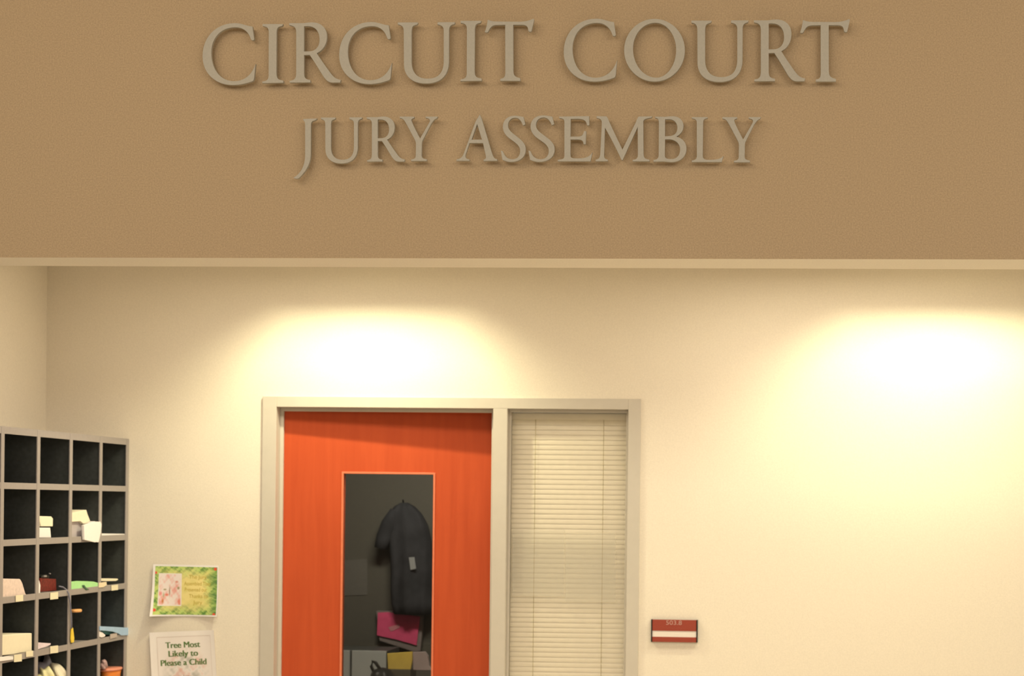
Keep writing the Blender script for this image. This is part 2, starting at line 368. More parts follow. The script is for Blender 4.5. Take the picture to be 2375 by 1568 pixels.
# ------------------------------------------------------------------ raised letters
GL = {
 'C': ["M1150,200 L1190,465 C1185,490 1140,505 1125,465 C1070,300 960,212 790,210 C480,210 270,430 270,760 C270,1120 470,1372 760,1372 C930,1372 1120,1290 1215,1030 L1190,1290 C1185,1330 1175,1355 1150,1365 C1050,1405 900,1445 730,1445 C350,1445 90,1190 90,830 C90,420 380,130 780,130 C930,130 1030,195 1150,200"],
 'I': ["M1375,150 L1800,150 C1800,180 1780,190 1740,195 C1690,210 1670,240 1668,330 L1662,1180 C1665,1300 1690,1330 1760,1345 L1810,1355 L1810,1395 L1370,1402 L1370,1375 C1440,1365 1500,1350 1505,1250 L1508,330 C1505,220 1470,200 1375,185"],
 'R': ["M195,130 L500,130 C560,120 620,112 680,112 C870,112 995,230 995,410 C995,590 900,710 775,765 C850,890 960,1040 1060,1180 C1130,1270 1170,1320 1290,1340 L1275,1390 L1110,1392 C1020,1385 985,1340 930,1270 C830,1110 730,940 630,800 L505,805 L505,1180 C505,1300 530,1330 640,1345 L640,1388 L205,1392 L205,1360 C300,1350 340,1320 345,1200 L345,320 C340,210 300,180 195,165",
       "M505,190 C530,186 560,185 600,187 C750,190 845,300 845,480 C845,640 740,730 630,732 L505,735"],
 'U': ["M215,205 L635,205 C640,240 600,250 570,258 C520,270 500,310 500,420 L500,1050 C505,1280 620,1410 850,1410 C1070,1410 1190,1290 1195,1040 L1195,380 C1190,290 1160,260 1060,240 L1065,200 L1425,200 L1415,235 C1340,245 1300,280 1300,380 L1298,1050 C1290,1350 1110,1505 810,1505 C510,1505 350,1350 345,1100 L342,390 C335,290 310,260 215,240"],
 'T': ["M300,150 C340,170 400,185 480,185 L960,190 C1080,188 1170,170 1265,125 L1275,150 L1220,385 C1205,400 1170,400 1160,375 C1150,280 1120,255 1030,248 L828,248 L830,1230 C835,1340 870,1370 980,1395 L980,1445 L560,1445 L560,1410 C640,1395 668,1370 668,1260 L665,248 L470,252 C370,260 340,300 290,400 C275,420 235,415 228,400 C260,330 280,230 290,150"],
 'O': ["M904,130 C1260,130 1548,430 1548,797 C1548,1165 1260,1462 904,1462 C548,1462 260,1165 260,797 C260,430 548,130 904,130",
       "M925,205 C1170,205 1370,470 1370,790 C1370,1120 1170,1388 945,1388 C670,1388 440,1110 440,765 C440,440 660,205 925,205"],
 'J': ["M310,150 L590,140 C580,165 540,178 510,185 C470,200 465,240 465,300 L462,900 C460,1080 380,1240 215,1400 C190,1425 120,1420 105,1400 C230,1330 345,1180 350,930 L350,300 C350,230 340,185 310,175"],
 'Y': ["M70,150 L380,150 L380,175 C330,185 315,200 320,230 C330,280 400,420 515,635 C560,560 640,420 720,280 C750,220 740,185 640,170 L645,150 L895,150 L880,180 C820,200 790,250 750,310 L560,680 C550,710 548,740 548,800 L545,1000 C550,1060 580,1075 660,1085 L655,1115 L320,1115 L320,1090 C400,1080 425,1060 425,990 L428,740 C425,690 400,650 380,610 C320,500 240,340 190,260 C150,195 120,180 70,175"],
 'A': ["M1830,110 C1850,150 1870,190 1880,230 L2080,900 C2110,1000 2130,1070 2210,1085 L2210,1112 L1920,1115 L1920,1090 C1960,1085 1975,1060 1970,1010 L1905,722 L1600,722 L1520,960 C1500,1040 1510,1070 1600,1090 L1600,1112 L1320,1112 L1325,1085 C1400,1080 1450,1040 1480,960 L1740,260 C1760,220 1800,160 1830,110",
       "M1772,295 L1885,655 L1645,655"],
 'S': ["M610,155 L650,315 L605,335 C560,210 500,168 430,168 C330,168 265,240 265,340 C265,450 380,520 480,600 C600,690 660,760 660,870 C660,1040 520,1140 340,1140 C260,1140 210,1120 150,1095 L115,900 L150,910 C190,1030 260,1090 370,1090 C470,1090 545,1020 545,900 C545,790 440,720 350,655 C220,570 160,480 160,370 C160,220 270,130 420,130 C490,130 550,150 610,155"],
 'E': ["M1400,150 L2050,140 L2055,325 C2040,345 2015,340 2010,325 C1990,230 1950,195 1800,190 L1645,195 L1640,590 L1800,590 C1890,585 1920,570 1945,470 L1985,470 L1975,750 L1935,750 C1930,670 1890,645 1800,645 L1640,645 L1640,1000 C1640,1060 1680,1070 1800,1070 C1950,1070 2050,1050 2120,950 L2080,1125 L1370,1125 L1370,1100 C1470,1090 1515,1080 1515,1000 L1515,270 C1510,195 1480,185 1400,175"],
 'M': ["M135,140 L340,145 C365,160 380,200 400,250 C500,470 600,680 700,880 L1000,270 C1020,210 1040,170 1060,150 L1350,145 L1340,165 C1250,180 1165,190 1155,250 L1160,960 C1165,1060 1190,1080 1290,1095 L1290,1125 L930,1125 L930,1100 C1020,1090 1045,1060 1045,970 L1040,355 L700,1095 L680,1095 C570,850 430,580 310,375 L290,1000 C290,1070 320,1085 370,1095 L370,1122 L110,1122 L115,1095 C190,1080 205,1050 215,960 L250,300 C250,210 220,190 135,170"],
 'B': ["M1430,150 L1640,155 C1700,148 1760,142 1810,142 C1950,142 2040,230 2040,350 C2040,460 1970,540 1875,590 C2020,620 2105,720 2105,850 C2105,1030 1970,1145 1780,1145 C1720,1145 1650,1130 1600,1130 L1390,1135 L1390,1105 C1480,1095 1505,1060 1505,980 L1510,290 C1505,200 1490,180 1430,170",
       "M1635,205 C1680,198 1700,198 1740,200 C1850,205 1915,290 1915,400 C1915,510 1840,575 1740,578 L1635,585",
       "M1635,645 C1670,640 1710,640 1740,642 C1880,650 1975,750 1975,870 C1975,1000 1900,1085 1780,1085 C1680,1085 1630,1075 1630,990"],
 'L': ["M280,190 L680,190 L680,210 C610,220 565,240 565,330 L555,1180 C555,1270 600,1300 720,1300 C880,1300 1010,1285 1090,1210 L1050,1345 L280,1345 L280,1315 C380,1300 410,1270 412,1180 L410,330 C405,250 370,225 280,215"],
}
def flat(path):
    pts = []; toks = path.replace('M', ' M ').replace('L', ' L ').replace('C', ' C ').split()
    i = 0
    while i < len(toks):
        c = toks[i]
        if c in 'ML':
            pts.append(tuple(map(float, toks[i + 1].split(',')))); i += 2
        elif c == 'C':
            p0 = pts[-1]; a, b, d = [tuple(map(float, t.split(','))) for t in toks[i + 1:i + 4]]
            for k in range(1, 13):
                t = k / 12; u = 1 - t
                pts.append(tuple(u**3*p0[j] + 3*u*u*t*a[j] + 3*u*t*t*b[j] + t**3*d[j] for j in (0, 1)))
            i += 4
    out = [pts[0]]
    for p in pts[1:]:
        if abs(p[0]-out[-1][0]) + abs(p[1]-out[-1][1]) > 0.5: out.append(p)
    if abs(out[0][0]-out[-1][0]) + abs(out[0][1]-out[-1][1]) < 0.5: out.pop()
    return out
def inside(p, poly):
    r = False; n = len(poly)
    for i in range(n):
        a, b = poly[i], poly[(i + 1) % n]
        if (a[1] > p[1]) != (b[1] > p[1]) and p[0] < (b[0]-a[0])*(p[1]-a[1])/(b[1]-a[1]) + a[0]: r = not r
    return r
def curve_mesh(loops, extrude, bevel):
    cu = bpy.data.curves.new('tmp', 'CURVE'); cu.dimensions = '2D'; cu.fill_mode = 'BOTH'
    cu.extrude = extrude; cu.bevel_depth = bevel; cu.bevel_resolution = 1
    for lp in loops:
        s = cu.splines.new('POLY'); s.points.add(len(lp) - 1); s.use_cyclic_u = True
        for i, p in enumerate(lp): s.points[i].co = (p[0], p[1], 0, 1)
    o = bpy.data.objects.new('tmp', cu); col.objects.link(o)
    dg = bpy.context.evaluated_depsgraph_get(); dg.update()
    me = bpy.data.meshes.new_from_object(o.evaluated_get(dg))
    vs = [v.co.copy() for v in me.vertices]; fs = [tuple(p.vertices) for p in me.polygons]
    bpy.data.objects.remove(o); bpy.data.curves.remove(cu); bpy.data.meshes.remove(me)
    return vs, fs
THK, GAP = 0.012, 0.022
def letter(ch, bbox, label, group):
    loops = [flat(p) for p in GL[ch]]
    xs = [p[0] for p in loops[0]]; ys = [p[1] for p in loops[0]]
    sx = (bbox[2]-bbox[0])/(max(xs)-min(xs)); sy = (bbox[3]-bbox[1])/(max(ys)-min(ys))
    YF = YH - GAP - THK
    wl = []
    for lp in loops:
        q = []
        for p in lp:
            h = onY(bbox[0]+(p[0]-min(xs))*sx, bbox[1]+(p[1]-min(ys))*sy, YF)
            q.append((h.x, h.z))
        wl.append(q)
    vs, fs = curve_mesh(wl, THK / 2 - 0.001, 0.0008)
    mb = MB().add([(v.x, YF + THK / 2 - v.z, v.y) for v in vs], fs)
    # mounting studs, hidden behind the strokes
    lo = (min(p[0] for p in wl[0]), min(p[1] for p in wl[0])); hi = (max(p[0] for p in wl[0]), max(p[1] for p in wl[0]))
    for tz in (0.22, 0.78):
        for k in range(1, 60):
            c = (lo[0] + (hi[0]-lo[0])*k/60, lo[1] + (hi[1]-lo[1])*tz)
            if all(inside((c[0]+dx, c[1]+dz), wl[0]) and not any(inside((c[0]+dx, c[1]+dz), h_) for h_ in wl[1:]) for dx in (-.004, .004) for dz in (-.004, .004)):
                mb.tube([(c[0], YF + THK - 0.002, c[1]), (c[0], YH, c[1])], 0.003, 8); break
    o = mb.build('sign_letter', M_LET)
    tag(o, label, 'letter', group)
G1, G2 = 'large raised letters of the upper line', 'smaller raised letters of the lower line'
L1 = [('C', (470, 54, 591.7, 196.6), 'large raised letter C that begins the word CIRCUIT on the tan bulkhead'),
 ('I', (608.6, 56, 656.5, 192.2), 'large raised letter I between the first C and the R of CIRCUIT'),
 ('R', (671, 52.1, 789.8, 191), 'large raised letter R in the word CIRCUIT on the upper line'),
 ('C', (786.8, 51.3, 908, 194.3), 'large raised letter C in the middle of CIRCUIT, between R and U'),
 ('U', (923, 51.7, 1054.5, 193.1), 'large raised letter U in the word CIRCUIT on the upper line'),
 ('I', (1068, 48.6, 1116.5, 187.6), 'large raised letter I near the end of CIRCUIT, before its T'),
 ('T', (1124.7, 43.6, 1238.2, 187), 'large raised letter T that ends the word CIRCUIT'),
 ('C', (1307.8, 43.6, 1430.5, 188.6), 'large raised letter C that begins the word COURT'),
 ('O', (1448, 44, 1588, 188.6), 'large raised round letter O in the word COURT'),
 ('U', (1604, 47.6, 1735.5, 189.6), 'large raised letter U in the word COURT, between O and R'),
 ('R', (1749, 45.5, 1867, 188), 'large raised letter R in the word COURT on the upper line'),
 ('T', (1856, 44.4, 1970.6, 188.6), 'large raised letter T that ends the word COURT')]
L2 = [('J', (681.4, 275.2, 734, 413.9), 'smaller raised letter J with a long tail that begins JURY'),
 ('U', (744.8, 272.5, 839.1, 378.7), 'smaller raised letter U in the word JURY'),
 ('R', (850.8, 270.6, 938.4, 374.3), 'smaller raised letter R in the word JURY'),
 ('Y', (927.4, 270.8, 1014.2, 372.8), 'smaller raised letter Y that ends the word JURY'),
 ('A', (1058.9, 266.6, 1152.6, 372.8), 'smaller raised letter A that begins ASSEMBLY'),
 ('S', (1162, 268.7, 1218.8, 375), 'smaller raised letter S right after the A of ASSEMBLY'),
 ('S', (1226, 268, 1285.8, 375), 'smaller raised letter S right before the E of ASSEMBLY'),
 ('E', (1294.2, 269.7, 1373.2, 373.6), 'smaller raised letter E in the word ASSEMBLY'),
 ('M', (1381.6, 269.7, 1512, 373.6), 'smaller raised wide letter M in the word ASSEMBLY'),
 ('B', (1516, 270, 1591.6, 375.5), 'smaller raised letter B in the word ASSEMBLY'),
 ('L', (1605, 272, 1677, 375.2), 'smaller raised letter L in the word ASSEMBLY'),
 ('Y', (1676, 272, 1764, 375.8), 'smaller raised letter Y that ends the word ASSEMBLY')]
for c, b, l in L1: letter(c, b, l, G1)
for c, b, l in L2: letter(c, b, l, G2)

# ------------------------------------------------------------------ text helper
def text_mesh(s, size=1.0, weight=0.0):
    cu = bpy.data.curves.new('tmp', 'FONT'); cu.body = s; cu.size = size; cu.align_x = 'CENTER'; cu.align_y = 'CENTER'
    cu.offset = weight
    o = bpy.data.objects.new('tmp', cu); col.objects.link(o)
    dg = bpy.context.evaluated_depsgraph_get(); dg.update()
    me = bpy.data.meshes.new_from_object(o.evaluated_get(dg))
    vs = [v.co.copy() for v in me.vertices]; fs = [tuple(p.vertices) for p in me.polygons]
    bpy.data.objects.remove(o); bpy.data.curves.remove(cu); bpy.data.meshes.remove(me)
    return vs, fs

# ------------------------------------------------------------------ mail sorter
XC = onY(298, 1150, D).x                    # plane of its front
def cy(px, py=1200): return onX(px, py, XC).y
yb = [cy(-165), cy(-78), cy(4.5), cy(88), cy(163.5), cy(233)]
YE = D - 0.003
step = (yb[5] - yb[2]) / 3
yb[1] = yb[2] - step; yb[0] = yb[2] - 2 * step
yb.append(YE - 0.013)
def cz(py, px=298): return onX(px, py, XC).z
zr = [cz(1026), cz(1134), cz(1246), cz(1358), cz(1474)]
pitch = (zr[1] - zr[4]) / 3
while zr[-1] > 0.3: zr.append(zr[-1] - pitch)
ZB = zr[-1]
srt = thing('mail_sorter', ((XL + XC) / 2, (yb[0] + YE) / 2, 0), 'tall grey-edged pigeonhole mail sorter with dark cells against the left wall', 'mail sorter')
xb = XL + 0.004
t = 0.0045
mb = MB()
mb.box((xb, yb[0] - .012, ZB - .02), (xb + .006, YE, zr[0] + .012))           # back
for y in yb: mb.box((xb + .006, y - t, ZB), (XC - .004, y + t, zr[0]))
mb.build('partition', M_DARK, srt)
mb = MB()
for z in zr: mb.box((xb + .006, yb[0] - .012, z - .003), (XC - .004, YE, z + .003))
mb.build('shelf', M_TRIM, srt)
mb = MB()
tw = 0.0135
for i, z in enumerate(zr): mb.box((XC - .004, yb[0] - .0135, z - .0125), (XC, YE, z + .0125))
for y in yb:
    mb.box((XC - .004, y - tw, ZB), (XC + .001, min(y + tw, YE), zr[0] + .0125))
mb.build('face_edging', M_TRIM, srt, bevel=0.0008)
mb = MB().box((xb, yb[0] - .013, ZB - .02), (XC - .01, yb[0] - .010, zr[0] + .012)).box((xb, yb[0] - .013, zr[0] + .0125), (XC, YE, zr[0] + .0155))
mb.build('outer_panel', M_TRIM, srt)
mb = MB().box((xb, yb[0], 0), (XC - .03, YE, ZB - .02)); mb.build('plinth', M_DARK, srt)
for (a, b, c, d) in ((36, 53, 1379, 1396), (116, 134, 1373, 1391), (258, 273, 1356, 1370), (32, 50, 1517, 1536), (60, 76, 1509, 1524), (116, 134, 1497, 1516)):
    p = [onX(a, c + (b-a)*.12, XC + .002), onX(b, c, XC + .002), onX(b, d - (b-a)*.12, XC + .002), onX(a, d, XC + .002)]
    tag(MB().prism(p, (0.0015, 0, 0)).build('label_tag', M_TAG, srt), 'pale yellow shelf tag')
p = [onX(255, 1471, XC + .002), onX(271, 1468, XC + .002), onX(271, 1478, XC + .002), onX(255, 1482, XC + .002)]
tag(MB().prism(p, (0.0015, 0, 0)).build('label_tag', mat('tag_grey', (0.5, .44, .41), 0.6, 0.02), srt), 'dull grey shelf tag')

GI = 'papers and small things in the mail sorter'
def slab(name, pts, inset, thick, m_, label, cat, bevel=0.0015, parent=None):
    P_ = [onX(a, b, XC - inset) for a, b in pts]
    if inset >= 0:                                   # keep it inside its own pigeonhole
        my = sum(p.y for p in P_) / len(P_); mz = sum(p.z for p in P_) / len(P_)
        k = max(i for i in range(len(yb)) if yb[i] < my); r_ = min(i for i in range(len(zr)) if zr[i] < mz)
        yhi = (yb[k + 1] if k + 1 < len(yb) else YE) - .0055
        P_ = [Vector((p.x - .005, min(max(p.y, yb[k] + .0055), yhi), max(p.z, zr[r_] + .0035))) for p in P_]
    o = MB().prism(P_, (-thick, 0, 0)).build(name, m_, parent, bevel=bevel)
    if parent is None: tag(o, label, cat, GI)
    return o
# second row
slab('carton', [(91, 1224), (119.5, 1224), (121.5, 1247), (90.5, 1247.5)], 0.01, 0.06, M_WHITE, 'small white box at the bottom of a pigeonhole, beneath a cream one', 'box')
slab('carton', [(93, 1197), (122, 1198), (126, 1203), (125.5, 1221), (98, 1221), (95, 1210)], 0.012, 0.05, M_CREAM, 'small cream box stacked on a white box in the sorter', 'box', 0.002)
slab('envelope_bundle', [(166, 1206), (192, 1206), (192, 1252), (166, 1250)], 0.014, 0.12, M_GREYPAPER, 'greyish bundle of envelopes at the left of the overfull pigeonhole', 'envelopes')
mb = MB()
for k, q in enumerate([[(195, 1218), (215, 1213), (213, 1256), (196, 1252)], [(206, 1216), (221, 1209), (222, 1258), (205, 1255)], [(213, 1213), (233, 1209.5), (236, 1216), (234, 1236), (229, 1258), (213, 1256)]]):
    mb.prism([onX(a, b, XC + .014 - .004 * k) for a, b in q], (-0.010 + .004 * k, 0, 0))
    mb.prism([Vector((XC - .006, min(max(p.y, yb[4] + .0055), yb[5] - .0055), max(p.z, zr[2] + .0035))) for p in [onX(a, b, XC - .006) for a, b in q]], (-0.09, 0, 0))
tag(mb.build('paper_stack', M_WHITE, bevel=0.003), 'rumpled white stack of papers sticking out of the overfull pigeonhole', 'papers', GI)
slab('folded_paper', [(164.5, 1191), (188, 1186), (203, 1182.5), (206, 1193), (212, 1208), (206, 1213), (196, 1215), (190, 1209), (165, 1211)], 0.0, 0.09, M_CREAM, 'folded cream paper lying across the top of the white stack', 'paper')
slab('paper_sheet', [(236, 1237.5), (298, 1238), (298, 1243.5), (250, 1244), (236, 1243)], 0.0, 0.16, M_WHITE, 'flat white sheets lying on the shelf at the right end of the second row', 'paper', 0.001)
# third row
slab('leaflet_stack', [(5, 1342), (50, 1343), (55, 1352), (62, 1376), (65, 1380), (60, 1384), (5, 1389)], 0.004, 0.12, M_PINKISH, 'pinkish printed leaflets slumped in the leftmost pigeonhole', 'leaflets', 0.003)
slab('white_card', [(89, 1345), (94, 1346), (97, 1358), (96, 1377), (87.5, 1380)], 0.0, 0.10, M_WHITE, 'narrow white card standing beside the dark red box', 'card')
rb = thing('red_box', onX(113, 1372, XC - .03), 'dark red box with a black top beside a white card', 'box', GI)
slab('box_body', [(96, 1341), (133, 1343), (134, 1370), (97, 1373)], 0.02, 0.08, mat('dark_red_card', (0.16, 0.018, 0.014), 0.5, 0.5, 120), None, None, 0.002, rb)
slab('lid', [(98, 1336), (110, 1332), (118, 1336), (117, 1342), (98, 1341)], 0.03, 0.05, M_BLACK, None, None, 0.002, rb)
tag(MB().tube([onX(101, 1336.5, XC - .02), onX(107, 1336.5, XC - .02)], 0.0035, 8).build('clasp', mat('tin', (0.5, 0.5, 0.52), 0.3, metal=0.6), rb), 'silver clasp')
tag(MB().tube([onX(114, 1330, XC - .04), onX(117, 1331, XC - .04)], 0.0025, 8).build('clasp', MATS['tin'], rb), 'silver clasp')
ln = thing('lanyard', onX(166, 1490, XC + .012), 'thin grey-blue lanyard with yellow end hanging over the sorter front', 'lanyard', GI)
pts = [(137, 1360), (146, 1362), (154, 1368), (159, 1376), (162, 1392), (163.5, 1408), (165, 1424), (165.5, 1440), (166, 1458)]
MB().tube([onX(a, b, XC + (0.008 if i > 2 else -0.004)) for i, (a, b) in enumerate(pts)], 0.0032, 8).build('cord', mat('grey_blue_cord', (0.19, 0.19, 0.25), 0.6, 0.2, 200), ln, smooth=True)
P_ = [onX(a, b, XC + .004) for a, b in [(164, 1456), (167.5, 1456), (170.5, 1480), (169.5, 1490), (164, 1491), (162.5, 1482)]]
tag(MB().prism(P_, (0.004, 0, 0)).build('tab', mat('yellow_plastic', (0.85, 0.62, 0.05), 0.4, 0.05), ln, bevel=0.001), 'bright yellow tab')
# green sheet, sagging
mb = MB()
q = [(165.5, 1349), (180, 1347.5), (200, 1348), (217, 1349), (229, 1352.5), (239, 1358), (230, 1361), (215, 1364), (190, 1368), (165.5, 1370.5)]
P_ = [onX(a, b, XC - .002) for a, b in q]
gp = mb.prism(P_, (-0.004, 0, 0)).build('green_paper', mat('light_green_paper', (0.42, 0.80, 0.36), 0.6, 0.03, 40))
tag(gp, 'light green paper curling over the edge of a pigeonhole', 'paper', GI)
bc = MB().prism([onX(a, b, XC + .003) for a, b in [(192, 1357.5), (196, 1357), (201, 1364), (208, 1367), (201, 1369), (196, 1364)]], (-0.004, 0, 0)).build('binder_clip', mat('dark_green_clip', (0.04, 0.12, 0.07), 0.4), None, bevel=0.001)
tag(bc, 'small dark clip on the light green paper', 'clip', GI)
slab('index_card', [(234, 1341.5), (258, 1342), (275, 1342), (277, 1344.5), (272, 1347.5), (250, 1348), (235, 1348)], 0.0, 0.12, M_CREAM, 'cream index cards lying in the pigeonhole right of the green paper', 'cards', 0.001)
slab('paper_slip', [(230, 1352), (247, 1349.5), (248, 1357), (240, 1362), (230, 1363)], -0.004, 0.003, mat('peach_paper', (0.85, 0.72, 0.52), 0.6, 0.02), 'small peach slip of paper between green paper and index cards', 'paper', 0.0008)
# fourth row
slab('file_box', [(5, 1474), (40, 1471), (77, 1468.5), (77, 1512), (50, 1515), (32, 1519), (2, 1521)], 0.004, 0.14, M_CREAM, 'large cream box filling the leftmost pigeonhole of the fourth row', 'box', 0.003)
slab('paper_sheet', [(0, 1524), (20, 1522), (31, 1522.5), (31, 1530), (0, 1534)], -0.005, 0.004, M_WHITE, 'thin white sheets hanging over the shelf beneath the cream box', 'paper', 0.001)
slab('leaflet', [(87, 1490), (110, 1491.5), (121, 1492), (120, 1496), (111, 1500), (100, 1503), (87, 1508)], 0.0, 0.09, mat('lilac_print', (0.80, 0.70, 0.78), 0.6, 0.10, 70), 'pale lilac leaflet lying beside the big cream box', 'leaflet', 0.001)
oc = MB()
c0 = onX(176, 1416.5, XC - .03)
oc.loft([[c0 + Vector((0.022*math.cos(a)*s_, 0.035*math.sin(a)*s_, h_)) for a in [2*math.pi*k/20 for k in range(20)]] for s_, h_ in ((.9, -.006), (1, -.003), (1, .003), (.9, .006))])
dk = thing('orange_disc', c0, 'small flat orange disc resting on a stem in the third column', 'disc', GI)
oc.build('rim', mat('orange_cream', (0.85, 0.45, 0.18), 0.5, 0.1), dk, smooth=True)
mb = MB().tube([Vector((c0.x - .02, c0.y, zr[4] + .003)), Vector((c0.x - .02, c0.y, c0.z - .005))], 0.006, 10); mb.build('stem', M_BLACK, dk)
top = [(232, 1452.5), (262, 1454), (299, 1456), (299, 1463), (304, 1468), (296, 1473.5), (282, 1474), (276, 1470), (262, 1465), (245, 1463), (232, 1462.5)]
bf = MB().prism([onX(x_, y_, XC + .006) for x_, y_ in top], (-.004, 0, 0))
P_ = [onX(x_, y_, XC - .004) for x_, y_ in ((238, 1453.5), (293, 1456), (293, 1459), (238, 1457))]
bf.prism([Vector((p.x + .008, min(max(p.y, yb[5] + .006), YE - .02), p.z)) for p in P_], (-.12, 0, 0))
bfo = bf.build('blue_folder', mat('light_blue_paper', (0.38, 0.56, 0.80), 0.5, 0.05, 30), bevel=0.001)
tag(bfo, 'light blue folder drooping over the shelf at the right end', 'folder', GI)
slab('teal_folder', [(237, 1462), (262, 1464), (278, 1470), (281, 1473), (266, 1475), (247, 1471)], 0.004, 0.09, mat('teal_card', (0.06, 0.20, 0.20), 0.6, 0.05), 'dark teal folder beneath the light blue one', 'folder', 0.001)
slab('paper_slip', [(231, 1465), (238, 1467), (245, 1473), (243, 1477), (236, 1479), (231, 1477)], -0.004, 0.003, M_WHITE, 'small white paper scrap left of the teal folder', 'paper', 0.002)
# fifth row
def blob(c, r, seed, squash=(1, 1, 1), amp=0.16):
    rnd = random.Random(seed); bm = bmesh.new(); bmesh.ops.create_icosphere(bm, subdivisions=4, radius=1)
    ph = [(rnd.uniform(2, 6), rnd.uniform(2, 6), rnd.uniform(2, 6), rnd.uniform(0, 6)) for _ in range(6)]
    vs = []
    for v in bm.verts:
        n = v.co.normalized(); k = 1 + amp * sum(math.sin(a*n.x + b*n.y + c_*n.z + d_) for a, b, c_, d_ in ph) / 3
        vs.append(Vector(c) + Vector((n.x*squash[0], n.y*squash[1], n.z*squash[2])) * r * k)
    fs = [tuple(v.index for v in f.verts) for f in bm.faces]; bm.free()
    return vs, fs
zf = zr[5] + .003
c = onX(110, 1548, XC - .10)
c.z = zf + 0.098
v_, f_ = blob(c, 0.075, 3, (0.45, 0.85, 1.15), 0.2)
v_ = [Vector((min(p.x, XC - .004), min(max(p.y, yb[3] + .008), yb[4] - .008), max(p.z, zf))) for p in v_]
tag(MB().add(v_, f_).build('plastic_bag', mat('blue_grey_plastic', (0.30, 0.29, 0.36), 0.35, 0.3, 25, 0.5, 60, spec=0.6), smooth=True), 'crumpled blue-grey plastic bag at the back of the lower pigeonhole', 'bag', GI)
for k, (px, py, r_, sd, mm, lb) in enumerate([(138, 1566, 0.058, 11, M_CREAM, 'crumpled cream paper at the right side of the lower pigeonhole'), (104, 1572, 0.042, 5, mat('yellow_tissue', (0.88, 0.84, 0.50), 0.6, 0.1, 40), 'crumpled pale yellow paper in front of the plastic bag')]):
    c = onX(px, py, XC - .045); c.z = max(c.z, zf + r_ * .6)
    v_, f_ = blob(c, r_, sd, (0.7, 1.1, 0.95), 0.25)
    v_ = [Vector((min(p.x, XC + .004), min(max(p.y, yb[3] + .008), yb[4] - .008), max(p.z, zf))) for p in v_]
    tag(MB().add(v_, f_).build('crumpled_paper', mm), lb, 'paper', GI)
# orange cup
cc = onX(257, 1575, XC - .045); rim = onX(257, 1551, XC - .045).z
cup = thing('orange_tub', (cc.x, cc.y, zf), 'orange plastic tub with a pink lid in the lowest right pigeonhole seen', 'tub', GI)
def ring(c_, r_, z, n=28, sx=1.0): return [Vector((c_.x + sx*r_*math.cos(2*math.pi*k/n), c_.y + r_*math.sin(2*math.pi*k/n), z)) for k in range(n)]
R_ = 0.075; SX = 0.52
MB().loft([ring(cc, R_*.8, zf, sx=SX), ring(cc, R_*.92, zf + .05, sx=SX), ring(cc, R_, rim - .004, sx=SX)]).build('tub_body', mat('orange_plastic', (0.86, 0.26, 0.045), 0.4, 0.08, 20), cup, smooth=True)
tag(MB().loft([ring(cc, R_*1.08, rim - .005, sx=SX), ring(cc, R_*1.12, rim, sx=SX), ring(cc, R_*1.02, rim + .006, sx=SX)]).build('lid', mat('coral_plastic', (0.85, 0.33, 0.22), 0.4, 0.05), cup, smooth=True), 'coral lid')
c = onX(241, 1541, XC - .04); c.z = rim + .006 + .021
v_, f_ = blob(c, 0.022, 9, (0.7, 0.8, 1.05), 0.15)
v_ = [Vector((p.x, p.y, max(p.z, rim + .0065))) for p in v_]
tag(MB().add(v_, f_).build('trinket', mat('dusty_pink', (0.50, 0.33, 0.33), 0.5, 0.3, 90), smooth=True), 'small dusty pink trinket sitting on the orange tub', 'trinket', GI)

